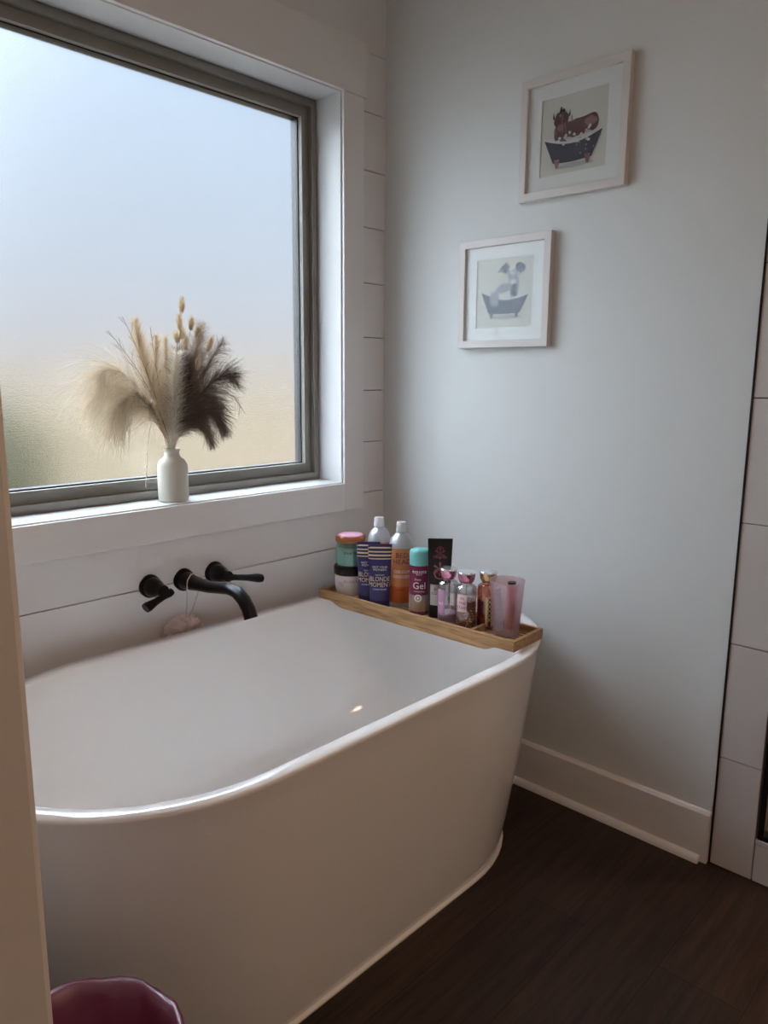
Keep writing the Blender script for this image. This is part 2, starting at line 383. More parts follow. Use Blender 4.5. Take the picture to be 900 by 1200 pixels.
def handle(x, lever, label):
    t = thing('faucet_handle', (x,0,fz+.002), label, 'faucet handle', 'lever handles beside the spout')
    b = MB(); flange(b, 0, 0); b.build('flange', t, smooth=True)
    b = MB(); b.lathe([(.027,.008),(.0265,.02),(.024,.035),(.020,.047),(.017,.056),(.0155,.072),(.0,.074)], m_black, seg=24, axis='y'); hub_ = b.build('hub', t, smooth=True)
    b = MB(); a, c = lever; a = Vector(a); c = Vector(c); m = (a+c)/2
    b.tube([a, a.lerp(c,.12), a.lerp(c,.35), a.lerp(c,.62), a.lerp(c,.9), c], [.011,.014,.0105,.0115,.0165,.0155], m_black, 14, flat=.8); b.build('lever', hub_, smooth=True)
handle(-.918, ((.030,-.062,-.008),(-.052,-.066,-.037)), 'black lever handle left of the tub spout, lever pointing left and down')
handle(-.712, ((-.014,-.062,.000),(.118,-.066,-.028)), 'black lever handle right of the tub spout, lever pointing right')

# ------------------------------------------------------------------ loofah hanging on a cord from the spout
m_loof = leafy('blush_mesh', (.93,.86,.83), (.9,.8,.77), .3); m_cord = M('pale_pink_cord', (.78,.64,.62), .7)
lf = thing('bath_pouf', (-.842,-.036,.555), 'pale pink mesh bath pouf hanging behind the tub from the spout', 'bath pouf')
b = MB()
for k in range(34):
    d = Vector((R.gauss(0,1),R.gauss(0,.4),R.gauss(0,1))).normalized(); u = d.orthogonal().normalized(); v = d.cross(u); ph = R.random()*6
    rs = []
    for q in range(5):
        rr = .006+.006*q; hh = .012+.010*q
        ring_ = []
        for j in range(22):
            a = 2*PI*j/22; f = 1+.22*math.sin(5*a+ph)*(q/4)
            p = d*(hh+.005*math.sin(7*a+ph)*(q/4))+u*math.cos(a)*rr*f+v*math.sin(a)*rr*f
            ring_.append((p.x*1.05, max(-.030,min(.034,p.y*.62)), p.z*.95))
        rs.append(ring_)
    b.rings(rs, m_loof, False, False)
b.build('mesh_ruffles', lf, smooth=True)
b = MB()
lx, ly, lz = -.842,-.036,.555
def W(x,y,z): return (x-lx,y-ly,z-lz)
b.tube([W(-.836,-.036,.585),W(-.838,-.052,.64),W(-.837,-.0545,.70),W(-.835,-.0545,.716),W(-.824,-.055,.7305),W(-.810,-.055,.7325),W(-.795,-.0545,.727),W(-.790,-.054,.712),W(-.792,-.052,.695),W(-.815,-.045,.63),W(-.834,-.036,.585)], .0017, m_cord, 6)
b.build('hanging_cord', lf, smooth=True)

# ------------------------------------------------------------------ bamboo bath tray
tr = thing('bath_tray', (-.306,-.448,TZR), 'long slatted bamboo tray laid across the right end of the bathtub', 'tray', rz=math.radians(2.0))
HL, HW = .357, .073
def rail(x0, x1):
    prof = [(-HL,0),(-HL,.026)]
    prof = [(-HL,.001),(-HL+.05,.001),(-HL+.062,-.001),(-HL+.075,-.007),(-HL+.09,-.012),(-HL+.105,-.013),
            (HL-.105,-.013),(HL-.09,-.012),(HL-.075,-.007),(HL-.062,-.001),(HL-.05,.001),(HL,.001),(HL,.029),(-HL,.029)]
    return MB().prism(prof, 'x', x0, x1, m_bamboo)
rail(-HW,-HW+.011).build('side_rail', tr, bevel=.0008); rail(HW-.011,HW).build('side_rail', tr, bevel=.0008)
MB().box((-HW+.011,-HL,.001),(HW-.011,-HL+.011,.029), m_bamboo).build('end_rail', tr, bevel=.0008)
MB().box((-HW+.011,HL-.011,.001),(HW-.011,HL,.029), m_bamboo).build('end_rail', tr, bevel=.0008)
for y in (-.216, .216): MB().box((-HW+.011,y-.005,.003),(HW-.011,y+.005,.027), m_bamboo).build('divider', tr, bevel=.0006)
for k in range(7):
    x = -HW+.015+k*.0176
    MB().box((x,-HL+.011,.004),(x+.0105,HL-.011,.012), m_bamboo).build('slat', tr, bevel=.0005)
ZT = TZR+.0122       # top of the slats

# ------------------------------------------------------------------ toiletries
FACE = math.radians(219)
def cyl(r, z0=0, face=FACE, off=.0006):
    """text placer on a cylinder of radius r (number or function of height)"""
    def fn(x, y):
        rr = (r(z0+y) if callable(r) else r)+off; a = face + x/rr
        return (rr*math.cos(a), rr*math.sin(a), z0+y)
    return fn
def band(bb, r, z0, z1, mat, face=FACE, half=PI, seg=32, off=.0004):
    rs = []
    for z in (z0, z1):
        rr = (r(z) if callable(r) else r)+off
        rs.append([(rr*math.cos(face-half+2*half*j/seg), rr*math.sin(face-half+2*half*j/seg), z) for j in range(seg+1)])
    bb.rings(rs, mat, False, False, closed=False)
m_copper = M('copper_lid', (.50,.20,.09), .3, metal=.7); m_pinkl = M('pink_label', (.72,.38,.52), .4)
m_white = M('white_print', (.85,.84,.82), .5); m_blk = M('black_plastic', (.012,.012,.014), .35)
m_dark = M('dark_print', (.05,.03,.04), .5); m_lav = M('lavender_print', (.42,.34,.48), .5)
# jar with black lid
t = thing('cosmetic_jar', (-.314,-.158,ZT), 'white labelled jar with a black lid, under the teal jar at tray left end', 'jar')
m_jarw = M('jar_white', (.78,.74,.73), .3)
b = MB().lathe([(0,0),(.041,0),(.044,.003),(.049,.030),(.050,.066),(.048,.068),(0,.068)], m_jarw); body_ = b.build('jar_body', t, smooth=True)
b = MB().lathe([(0,.068),(.0515,.068),(.052,.070),(.052,.0915),(.050,.0945),(0,.0945)], m_blk); lid_ = b.build('lid', t, smooth=True)
b = MB(); rf = lambda z: .0445+.006*min(1,max(0,(z-.003)/.045)); 
b.text('BLUEBERRY', .0115, cyl(rf, .050, FACE+.25), m_lav)
for k in range(8):
    a0 = FACE-.55+.16*math.cos(k*PI/4); zz = .040+.0085*math.sin(k*PI/4)
    b.text('o', .011, cyl(rf, zz, a0), m_lav)
b.text('*', .022, cyl(rf, .036, FACE-.55), m_lav)
b.build('label_print', body_)
# teal jar on top
t = thing('scrub_jar', (-.314,-.158,ZT+.0947), 'teal glass jar with copper lid stacked on the black lidded jar', 'jar')
m_teal = M('teal_scrub', (.36,.66,.58), .5); noise_bump(m_teal, 300, .4)
m_tglass = clear('teal_clear_glass', (.82,.93,.90), .3)
b = MB().lathe([(0,.002),(.040,.002),(.0425,.008),(.0435,.046),(.041,.058),(0,.058)], m_teal); b.build('scrub', t, smooth=True)
b = MB().lathe([(0,0),(.043,0),(.0455,.006),(.0465,.050),(.045,.064),(.042,.073),(.042,.078),(0,.078)], m_tglass); body_ = b.build('glass_body', t, smooth=True)
b = MB().lathe([(0,.076),(.0455,.076),(.047,.078),(.047,.092),(.0445,.0955),(0,.0955)], m_copper); lid_ = b.build('lid', t, smooth=True)
b = MB().lathe([(0,.0958),(.039,.0958),(.039,.0963),(0,.0963)], m_pinkl)
for s_, yy in (('tree',.006),('scrub',-.006)): b.text(s_, .014, lambda x,y,yy=yy: Matrix.Rotation(FACE+PI/2,3,'Z')@Vector((x,y+yy,.0968)), m_white)
b.build('lid_sticker', lid_, smooth=True)
b = MB(); b.text('tree hut', .016, cyl(.0466, .046, FACE+.2), m_dark); b.build('label_print', body_)

# squeeze tubes standing on their caps
def squeeze(name, loc, w, d, h, face, label, cat, group, body, cap, caph, bands, crimp, texts, patches=()):
    t = thing(name, loc, label, cat, group, rz=face-PI/2 )
    # local: faces +y, width along x
    def sec(q, a, c):
        return [(a*math.cos(2*PI*j/36), c*math.sin(2*PI*j/36), q) for j in range(36)]
    def ac(q):
        s = min(1,max(0,(q-caph)/(h-caph))); a = w/2*(.86+.14*s); c = d/2*(1-s**1.6)+.0012; return a, c
    b = MB().rings([sec(0,w/2*.80,d/2*.98), sec(.002,w/2*.84,d/2), sec(caph-.002,w/2*.84,d/2), sec(caph,w/2*.82,d/2*.96)], cap); b.build('cap', t, smooth=True)
    b = MB(); qs = [caph+(h-caph)*i/22 for i in range(23)]
    b.rings([sec(q,*ac(q)) for q in qs], body)
    def front(q, off=.0008):
        a, c = ac(q)
        return lambda x: c*math.sqrt(max(0,1-(x/a)**2))+off
    def fn(z0, off=.0008):
        return lambda x, y: (-x, front(z0+y, off)(x), z0+y)
    for q0, q1, m in bands:
        rs = []
        for q in (q0, q1):
            a, c = ac(q); rs.append([((a+.0004)*math.cos(2*PI*j/36), (c+.0004)*math.sin(2*PI*j/36), q) for j in range(36)])
        b.rings(rs, m, False, False)
    for x0, x1, q0, q1, m in patches:
        g = [[(x0+(x1-x0)*i/10, front(q0+(q1-q0)*k/6, .0005)(x0+(x1-x0)*i/10), q0+(q1-q0)*k/6) for i in range(11)] for k in range(7)]
        b.rings(g, m, False, False, closed=False)
    body_ = b.build('tube_body', t, smooth=True, angle=60)
    b = MB()
    for it in texts: b.text(it[0], it[1], fn(it[2]), it[3], it[4] if len(it) > 4 else 1)
    b.build('label_print', body_)
    a, c = ac(h)
    b = MB().box((-a*1.0,-.0016,h-crimp),(a*1.0,.0016,h), body if not bands else bands[0][2]); b.build('crimped_end', t)
    return t
m_purple = M('purple_tube', (.036,.030,.135), .3); m_pcap = M('purple_cap', (.05,.042,.17), .25)
m_gold = M('gold_print', (.80,.66,.36), .4, metal=.3); m_navy = M('navy_foil', (.03,.025,.14), .3)
gb = [(.178,.186,m_navy),(.1735,.178,m_gold),(.1655,.1735,m_purple),(.1615,.1655,m_gold),(.1555,.1615,m_navy),(.1505,.1555,m_gold),(.1445,.1505,m_navy),(.1415,.1445,m_gold)]
tx = [('NOT YOUR', .0085, .1235, m_white), ("MOTHER'S", .0085, .1155, m_white), ('BLONDE', .020, .0875, m_gold, .78), ('MOMENT', .020, .0705, m_gold, .78),
      ('TREATMENT', .005, .100, m_white), ('CONDITIONER', .006, .057, m_white)]
squeeze('squeeze_tube', (-.336,-.259,ZT), .070, .034, .186, math.radians(222), 'purple squeeze tube with gold bands, left one, beside the stacked jars', 'tube', 'purple tubes with gold bands', m_purple, m_pcap, .022, gb, .010, tx)
squeeze('squeeze_tube', (-.350,-.320,ZT), .070, .034, .191, math.radians(222), 'purple squeeze tube with gold bands, in front of the orange labelled bottle', 'tube', 'purple tubes with gold bands', m_purple, m_pcap, .022, [(a+.005,c+.005,m) for a,c,m in gb], .010, tx)
m_wine = M('wine_print', (.22,.03,.07), .4); m_cream = M('cream_print', (.60,.56,.50), .5); m_rose = M('rose_print', (.35,.13,.13), .5)
squeeze('lotion_tube', (-.300,-.507,ZT), .070, .032, .229, math.radians(222), 'tall black lotion tube with flat top and dark berry artwork', 'tube', None, m_blk, m_blk, .030,
    [], .012, [('TWISTED', .0095, .176, m_rose), ('O', .030, .196, m_wine), ('*', .075, .172, m_wine), ('*', .09, .125, m_rose), ('*', .060, .125, m_wine),
    ('O', .05, .128, m_rose), ('BODY', .012, .084, m_dark), ('LOTION', .012, .073, m_dark)],
    [(-.026,.026,.038,.098,m_cream)])

# hair care bottles
def hair_bottle(loc, label, tilt=0, front=True):
    t = thing('shampoo_bottle', loc, label, 'bottle', 'silver shouldered hair care bottles')
    m_body = MATS.get('silver_body') or M('silver_body', (.45,.48,.52), .3, metal=.25)
    prof = [(0,0),(.033,0),(.036,.004),(.0365,.150),(.0360,.185),(.033,.198),(.026,.210),(.018,.218),(.0145,.220),(.0145,.224),(0,.224)]
    body_ = MB().lathe(prof, m_body).build('bottle_body', t, smooth=True)
    MB().lathe([(0,.224),(.0160,.224),(.0165,.226),(.0150,.249),(.0135,.252),(0,.252)], M('milky_cap',(.72,.74,.76),.25)).build('cap', t, smooth=True)
    b = MB(); m_or = M('orange_label', (.54,.20,.075), .45); m_or2 = M('deep_orange_label', (.50,.10,.02), .4)
    band(b, .0366, .062, .178, m_or); band(b, .0366, .012, .062, m_or2)
    d = m_dark
    f = FACE+.12
    b.text('BED', .021, cyl(.0372,.157,f), d, 1.05); b.text('HEAD', .021, cyl(.0372,.138,f), d, 1.05); pass
    b.text('COLOUR', .0125, cyl(.0372,.108,f), m_white); b.text('GODDESS', .0125, cyl(.0372,.093,f), m_white)
    b.text('SHAMPOO', .0065, cyl(.0372,.052,f), d)
    b.build('label', body_, smooth=True)
hair_bottle((-.284,-.345,ZT), 'silver shouldered bottle with a visible orange label and milky cap')
hair_bottle((-.274,-.244,ZT), 'silver shouldered bottle mostly hidden behind the left purple tube')

# shave gel can
t = thing('shaving_gel_can', (-.312,-.4425,ZT), 'magenta shaving gel can with turquoise cap', 'can')
m_mag = M('magenta_can', (.17,.012,.065), .3); m_cyan = M('turquoise_cap', (.16,.50,.50), .35); m_beige = M('beige_print', (.42,.30,.22), .45); m_gry = M('grey_print', (.30,.28,.29), .4)
body_ = MB().lathe([(0,0),(.0280,0),(.0295,.002),(.0295,.140),(.028,.146),(0,.146)], m_mag).build('can_body', t, smooth=True)
MB().lathe([(0,.1462),(.0293,.1462),(.0297,.149),(.0293,.181),(.028,.187),(.023,.191),(0,.192)], m_cyan).build('cap', t, smooth=True)
b = MB(); band(b, .0295, .012, .046, m_beige); band(b, .0295, .046, .060, m_gry)
b.text('equate', .0165, cyl(.0301,.130), m_white); b.text('BEAUTY', .005, cyl(.0301,.121), m_white)
b.text('Shave', .0085, cyl(.0301,.107,FACE-.15), m_white); b.text('Gel', .028, cyl(.0301,.088), m_white); b.text('moisturizing', .0065, cyl(.0301,.072), m_white)
for k, rr in enumerate((.011,.007,.0035)):   # foam swirl
    b.add([cyl(.0301+.0003*k,.052,FACE-.1)(rr*math.cos(a*PI/10), rr*math.sin(a*PI/10)) for a in range(20)], [tuple(range(20))], (m_white,m_beige,m_white)[k])
b.build('label', body_, smooth=True)

# fragrance mist bottles
m_plclear = clear('clear_plastic', (.93,.93,.94), .5); m_silver = M('silver_top', (.75,.78,.82), .18, metal=.75)
def mist(loc, label, collar, liquid, lvl, prints, extra=None, tint=None):
    t = thing('mist_bottle', loc, label, 'bottle', 'fragrance mist bottles with flared caps')
    MB().lathe([(0,.0025),(.0235,.0025),(.026,.004),(.0267,.010),(.0267,lvl),(0,lvl)], liquid, seg=36).build('liquid', t, smooth=True)
    body_ = MB().lathe([(0,0),(.025,0),(.028,.0025),(.0287,.008),(.0287,.109),(.027,.116),(.021,.121),(.016,.1225),(.016,.127),(0,.127)], tint or m_plclear, seg=36).build('bottle_body', t, smooth=True)
    MB().lathe([(0,.127),(.0165,.127),(.0195,.1295),(.0222,.136),(.0238,.145),(.0242,.152),(0,.152)], collar, seg=36).build('collar', t, smooth=True)
    MB().lathe([(0,.152),(.0248,.152),(.0250,.154),(.023,.1572),(0,.159)], m_silver, seg=36).build('cap_top', t, smooth=True)
    MB().tube([(.001,0,.006),(0,0,.06),(0,0,.12)], .0015, m_plclear, 8).build('dip_tube', t, smooth=True)
    b = MB(); prints(b); b.build('label_print', body_)
m_pinkc = M('pink_chrome', (.62,.25,.36), .15, metal=.9); m_goldc = M('gold_chrome', (.55,.36,.17), .15, metal=.9)
m_liq1 = M('mauve_liquid', (.55,.33,.46), .3); m_liq2 = M('copper_glitter_liquid', (.36,.13,.09), .35); m_liq3 = M('amber_red_liquid', (.33,.05,.03), .25)
noise_col(m_liq2, (.20,.05,.045), (.55,.26,.18), 260, lo=.42, hi=.7)
m_amber = clear('amber_plastic', (.85,.42,.25), .5)
def pr1(b):
    band(b, .0287, .030, .100, M('lilac_label',(.50,.28,.44),.4), FACE-.75, .45, 10, .0006)
    b.text('MIST', .008, cyl(.0299,.06,FACE-.7), m_white)
def pr2(b):
    band(b, .0287, .050, .098, M('pale_pink_label',(.74,.58,.57),.4), FACE-.45, .5, 10, .0006)
    for k, s_ in enumerate(('IN','THE','STARS')): b.text(s_, .011, cyl(.0299,.088-.013*k,FACE-.4), m_wine)
    for k in range(46): b.text('.', .022, cyl(.0299, .012+R.random()*.055, FACE-1.2+R.random()*2.4), m_gold)
def pr3(b):
    band(b, .0287, .030, .078, M('dark_red_label',(.13,.012,.02),.35), FACE-.85, .42, 10, .0006)
    for k in range(6): b.text('X', .017, cyl(.0299,.026+.0125*k,FACE+.15), m_gold, .95)
    b.text('|', .09, cyl(.0299,.056,FACE+.42), m_gold); b.text('|', .09, cyl(.0299,.056,FACE-.12), m_gold)
mist((-.321,-.555,ZT), 'clear mist bottle with pink chrome cap and lilac label, next to the black tube', m_pinkc, m_liq1, .030, pr1)
mist((-.318,-.616,ZT), 'mist bottle with pink chrome cap and coppery glitter liquid', m_pinkc, m_liq2, .078, pr2)
mist((-.271,-.654,ZT), 'amber mist bottle with gold chrome cap and gold lattice print', m_goldc, m_liq3, .070, pr3, tint=m_amber)

# frosted cup with a razor and a pink brush in it
m_cup = clear('frosted_pink_plastic', (.96,.86,.88), .3, haze=.27, hazecol=(.80,.66,.68), rough=.25, fres=.25)
cupx, cupy = -.290, -.729
t = thing('plastic_cup', (cupx,cupy,ZT), 'frosted pale pink plastic cup standing on the right end of the tray', 'cup')
MB().lathe([(0,0),(.034,0),(.0352,.003),(.0455,.143),(.0470,.146),(.0470,.150),(.0455,.150),(.0440,.143),(.0336,.005),(0,.005)], m_cup, seg=48).build('cup_body', t, smooth=True)
t = thing('hair_brush', (cupx+.006,cupy-.003,ZT+.0055), 'magenta handled brush standing inside the frosted cup', 'brush')
m_hot = M('magenta_plastic', (.55,.015,.09), .3)
MB().tube([(.0,-.003,.009),(0,-.004,.05),(.001,-.006,.10),(.001,-.007,.128),(.001,-.007,.136)], [.010,.014,.016,.014,.006], m_hot, 16).build('handle', t, smooth=True)
MB().tube([(.001,-.007,.134),(.001,-.007,.1395)], [.011,.011], m_blk, 16).build('end_cap', t, smooth=True)
t = thing('razor', (cupx-.012,cupy+.012,ZT+.0055), 'blue grey razor standing inside the frosted cup', 'razor')
m_blue = M('blue_grey_plastic', (.25,.33,.42), .35)
MB().tube([(0,0,.006),(.001,.004,.05),(0,.008,.095),(0,.012,.112)], [.010,.011,.010,.007], m_blue, 12).build('handle', t, smooth=True)
MB().box((-.012,.008,.108),(.012,.016,.119), m_blue).build('razor_head', t, bevel=.002)

# ------------------------------------------------------------------ framed prints on the grey wall
m_fr = M('white_wood_frame', (.66,.63,.61), .35); m_mat = M('white_mat_board', (.76,.76,.75), .7)
m_paper = M('cream_art_paper', (.60,.585,.54), .7); m_pglass = clear('picture_glass', (.97,.98,.98), .02, rough=.02, fres=.03)
def blob(bb, cx, cz, rx, rz, x, mat, n=18, jag=0, rot=0):
    pts = []
    for i in range(n):
        a = 2*PI*i/n; f = 1+jag*(R.random()-.5); px, pz = rx*f*math.cos(a), rz*f*math.sin(a)
        pts.append((x, cx+px*math.cos(rot)-pz*math.sin(rot), cz+px*math.sin(rot)+pz*math.cos(rot)))
    bb.add(pts, [tuple(range(n))], mat)
def picture(y0, z0, y1, z1, tilt, label, art):
    yc, zc = (y0+y1)/2, (z0+z1)/2; h, v = abs(y1-y0)/2, (z1-z0)/2
    t = thing('framed_picture', (0,yc,zc), label, 'framed picture', 'framed pictures on the grey wall'); t.rotation_euler.x = tilt
    b = MB(); fwid = .0215; D = -.022
    # mitred frame
    out = [(-h,-v),(h,-v),(h,v),(-h,v)]; inn = [(-h+fwid,-v+fwid),(h-fwid,-v+fwid),(h-fwid,v-fwid),(-h+fwid,v-fwid)]
    vs_ = [(-.0005,*p) for p in out]+[(D,*p) for p in out]+[(D,*p) for p in inn]+[(-.0005,*p) for p in inn]
    fs_ = []
    for i in range(4):
        j = (i+1)%4
        fs_ += [(i,j,4+j,4+i),(4+i,4+j,8+j,8+i),(8+i,8+j,12+j,12+i),(12+i,12+j,j,i)]
    b.add(vs_, fs_, m_fr); b.build('frame', t, bevel=.0012)
    b = MB(); o = .0985
    q = [(-h+.015,-v+.015),(h-.015,-v+.015),(h-.015,v-.015),(-h+.015,v-.015)]; pi = [(-o,-o),(o,-o),(o,o),(-o,o)]
    b.rings([[(-.009,*p) for p in q],[(-.0115,*p) for p in q],[(-.0115,*p) for p in pi],[(-.009,*p) for p in pi]], m_mat, False, False); b.build('mat_board', t)
    b = MB().box((-.009,-h+.016,-v+.016),(-.004,h-.016,v-.016), m_paper); art(b); b.build('print', t)
    MB().box((-.0155,-h+.018,-v+.018),(-.0140,h-.018,v-.018), m_pglass).build('glass', t)
m_navyt = M('print_slate', (.06,.06,.085), .7); m_hair = M('print_brown_hair', (.14,.07,.08), .7); m_hair2 = M('print_light_hair', (.27,.16,.17), .7)
m_foam = M('print_foam', (.60,.60,.62), .7); m_shade = M('print_grey_wash', (.42,.42,.42), .7); m_blueg = M('print_blue_grey', (.12,.14,.19), .7); m_lg = M('print_light_grey', (.32,.34,.39), .7)
def clawtub(b, L, RR, zl, zr, zlow, mat, foot, x=-.0093):
    # body outline: y decreases to the right of the photograph
    pts = []
    for i in range(13):
        s = i/12; pts.append((L+(RR-L)*s, zl+(zr-zl)*s - .020*math.sin(PI*s)))
    low = []
    for i in range(9):
        s = i/8; yy = RR*(1-s)+L*s; yy = (yy-(L+RR)/2)*.66+(L+RR)/2 ; low.append((yy, zlow-.004*math.sin(PI*s)))
    b.add([(x,*p) for p in pts+low], [tuple(range(len(pts+low)))], mat)
    for i in range(12):
        a, c = pts[i], pts[i+1]
        b.add([(x-.0002,a[0],a[1]-.002),(x-.0002,c[0],c[1]-.002),(x-.0002,c[0],c[1]+.004),(x-.0002,a[0],a[1]+.004)], [(0,1,2,3)], m_foam)
    blob(b, (L+RR)/2-.01, zlow-.013, .055, .006, x+.0001, m_shade)
    for s in (.24,.76):
        yy = L+(RR-L)*s
        b.add([(x-.0002,yy-.009,zlow+.008),(x-.0002,yy+.009,zlow+.008),(x-.0002,yy+.003,zlow-.015),(x-.0002,yy-.004,zlow-.015)], [(0,1,2,3)], foot)
def art_cow(b):
    x = -.0094
    for i in range(8): blob(b, .022-.011*i, .008+.0012*i, .019, .022, x-.00002*i, m_hair, 22, .10)
    blob(b, -.050,.020,.018,.012, x-.0002, m_hair2, 22, .2)
    blob(b, .037, .006, .021, .036, x-.0003, m_hair, 24, .15)
    blob(b, .037, .038, .022, .024, x-.0004, m_hair, 24, .15)
    for i in range(26): blob(b, .037+R.gauss(0,.011), .02+R.gauss(0,.022), .002, .009, x-.0006, m_hair2 if i%2 else m_hair, 8, .2, R.gauss(0,.3))
    blob(b, .040, .020, .010, .009, x-.0008, m_hair2, 14); blob(b, .046,.034,.0025,.0025,x-.0009,m_navyt,8); blob(b,.031,.034,.0025,.0025,x-.0009,m_navyt,8)
    for s in (-1,1): b.add([(x-.0007,.037+s*.018,.040),(x-.0007,.037+s*.027,.046),(x-.0007,.037+s*.025,.062),(x-.0007,.037+s*.021,.048)], [(0,1,2,3)], m_navyt)
    for i in range(14): blob(b, .037+R.gauss(0,.012), .062+R.gauss(0,.005), .0035, .004, x-.0009, (m_hair,m_navyt,m_foam)[i%3], 8, .4)
    clawtub(b, .088,-.087,-.004,-.003,-.068, m_navyt, m_hair2, x-.0010)
    for i in range(30): blob(b, -.05+.1*R.random(), -.016+R.gauss(0,.006)+(.008 if i%3 else 0), .0045, .004, x-.0014, m_foam, 8, .4)
    for i in range(10): blob(b, -.030+R.gauss(0,.015), -.035+R.gauss(0,.014), .002,.002, x-.0015, m_lg, 8)
def art_dog(b):
    x = -.0094
    for i in range(4): blob(b, .012-.013*i, .012+.002*i, .018, .012, x-.00002*i, m_lg, 18, .2, -.35)
    blob(b, -.034, .020, .017, .038, x-.0002, m_lg, 20, .2); blob(b, -.028,.045,.016,.020,x-.0003,m_lg,20,.1)
    blob(b, -.032,.030,.010,.008,x-.0005,m_foam,14); blob(b,-.034,.006,.010,.018,x-.0005,m_blueg,14,.4)
    blob(b, -.030,.062,.009,.014,x-.0005,m_foam,14,.2)
    for s in (-1,1):
        blob(b, -.028+s*.026, .068, .016, .014, x-.0006, m_blueg, 20, .5)
        for i in range(14): blob(b, -.028+s*.026+R.gauss(0,.009), .066+R.gauss(0,.009), .004,.003, x-.0008, (m_lg,m_blueg)[i%2], 8,.5)
    for q in (-.036,-.022): blob(b, q,.050,.002,.002,x-.0009,m_navyt,8)
    clawtub(b, .083,-.086,.009,-.006,-.056, m_blueg, m_blueg, x-.0010)
    b.add([(x-.0014,.048,.006),(x-.0014,.020,.003),(x-.0014,.018,-.036),(x-.0014,.047,-.034)], [(0,1,2,3)], m_lg)
    for i in range(8): blob(b, -.03+R.gauss(0,.03), -.022+R.gauss(0,.008), .003,.003, x-.0015, m_lg, 8)
picture(-.857, 1.755, -.537, 2.070, 0, 'upper white framed print of a brown shaggy animal in a dark bathtub', art_cow)
picture(-.652, 1.357, -.334, 1.670, 0, 'lower white framed print of a grey animal in a blue grey bathtub', art_dog)

# ------------------------------------------------------------------ waste bin with magenta bag
t = thing('waste_bin', (-1.583,-.962,0), 'round waste bin lined with a magenta plastic bag beside the tub', 'waste bin')
t.scale.z = 1.11
m_bin = M('white_bin_plastic', (.55,.52,.5), .5)
MB().lathe([(0,0),(.105,0),(.11,.004),(.130,.350),(.133,.352),(.133,.356),(.128,.356),(.106,.01),(0,.01)], m_bin, seg=48).build('bin_body', t, smooth=True)
m_bag = clear('magenta_bag_film', (.50,.06,.26), .35, haze=.8, hazecol=(.36,.03,.145), rough=.45, fres=.12)
b = MB(); rs = []; n = 120
for k, (r, z) in enumerate([(.139,.25),(.138,.30),(.1375,.345),(.1365,.362),(.132,.368),(.124,.364),(.118,.350),(.105,.31),(.09,.26),(.07,.22),(.04,.205),(.001,.20)]):
    ring_ = []
    for j in range(n):
        a = 2*PI*j/n; wv = .0016*math.sin(9*a+.8*k)+.0005*math.sin(23*a+k)+.0002*math.sin(41*a)
        rr = max(.001, r+(wv+.0035 if k < 3 else (wv*.4+.001 if k < 5 else wv*1.8))) ; ring_.append((rr*math.cos(a), rr*math.sin(a), z+wv*(1.2 if k != 4 else .8)))
    rs.append(ring_)
b.rings(rs, m_bag, False, False); b.build('bag', t, smooth=True, angle=180)

# ------------------------------------------------------------------ vase and dried grasses on the sill
m_vase = M('matte_cream_ceramic', (.62,.60,.52), .7); noise_bump(m_vase, 200, .15)
VX, VY, VZ = -.806, .046, WZ0
b = MB().lathe([(0,0),(.036,0),(.040,.003),(.0415,.010),(.0415,.090),(.040,.103),(.034,.115),(.024,.122),(.0205,.128),(.0200,.138),(.0225,.145),(.0235,.147),(.0215,.147),(.0180,.138),(.0180,.126),(.030,.112),(.037,.095),(.037,.008),(0,.008)], m_vase, seg=56)
o = b.build('vase', smooth=True, loc=(VX,VY,VZ)); tag(o, 'matte cream bottle shaped vase on the white window sill', 'vase')
def zp(u, v, y=0):
    """place in the bouquet: u to the right and v upwards of the vase mouth, in metres; y towards the glass"""
    return Vector((VX+u, VY+y, VZ+.147+v))
def q(zx, zy, y=0):
    return zp((zx-478)*.000612, (800-zy)*.000535, y)
def bez(pts, n):
    P_ = [Vector(p) for p in pts]; out = []
    for i in range(n+1):
        t = i/n; A = P_[:]
        while len(A) > 1: A = [A[k].lerp(A[k+1], t) for k in range(len(A)-1)]
        out.append(A[0])
    return out
def clampy(p): p.y = min(p.y, .118); return p
def strand(bb, p, d, L, grav, r, mat, seg=4):
    pts = [p.copy()]; d = d.normalized()
    for i in range(seg):
        d = (d+Vector((0,0,-grav))+Vector((R.gauss(0,.06),R.gauss(0,.06),R.gauss(0,.06)))).normalized(); pts.append(clampy(pts[-1]+d*L/seg))
    bb.tube(pts, [r,r*.9,r*.75,r*.55,r*.3][:seg+1], mat, 3, cap=False)
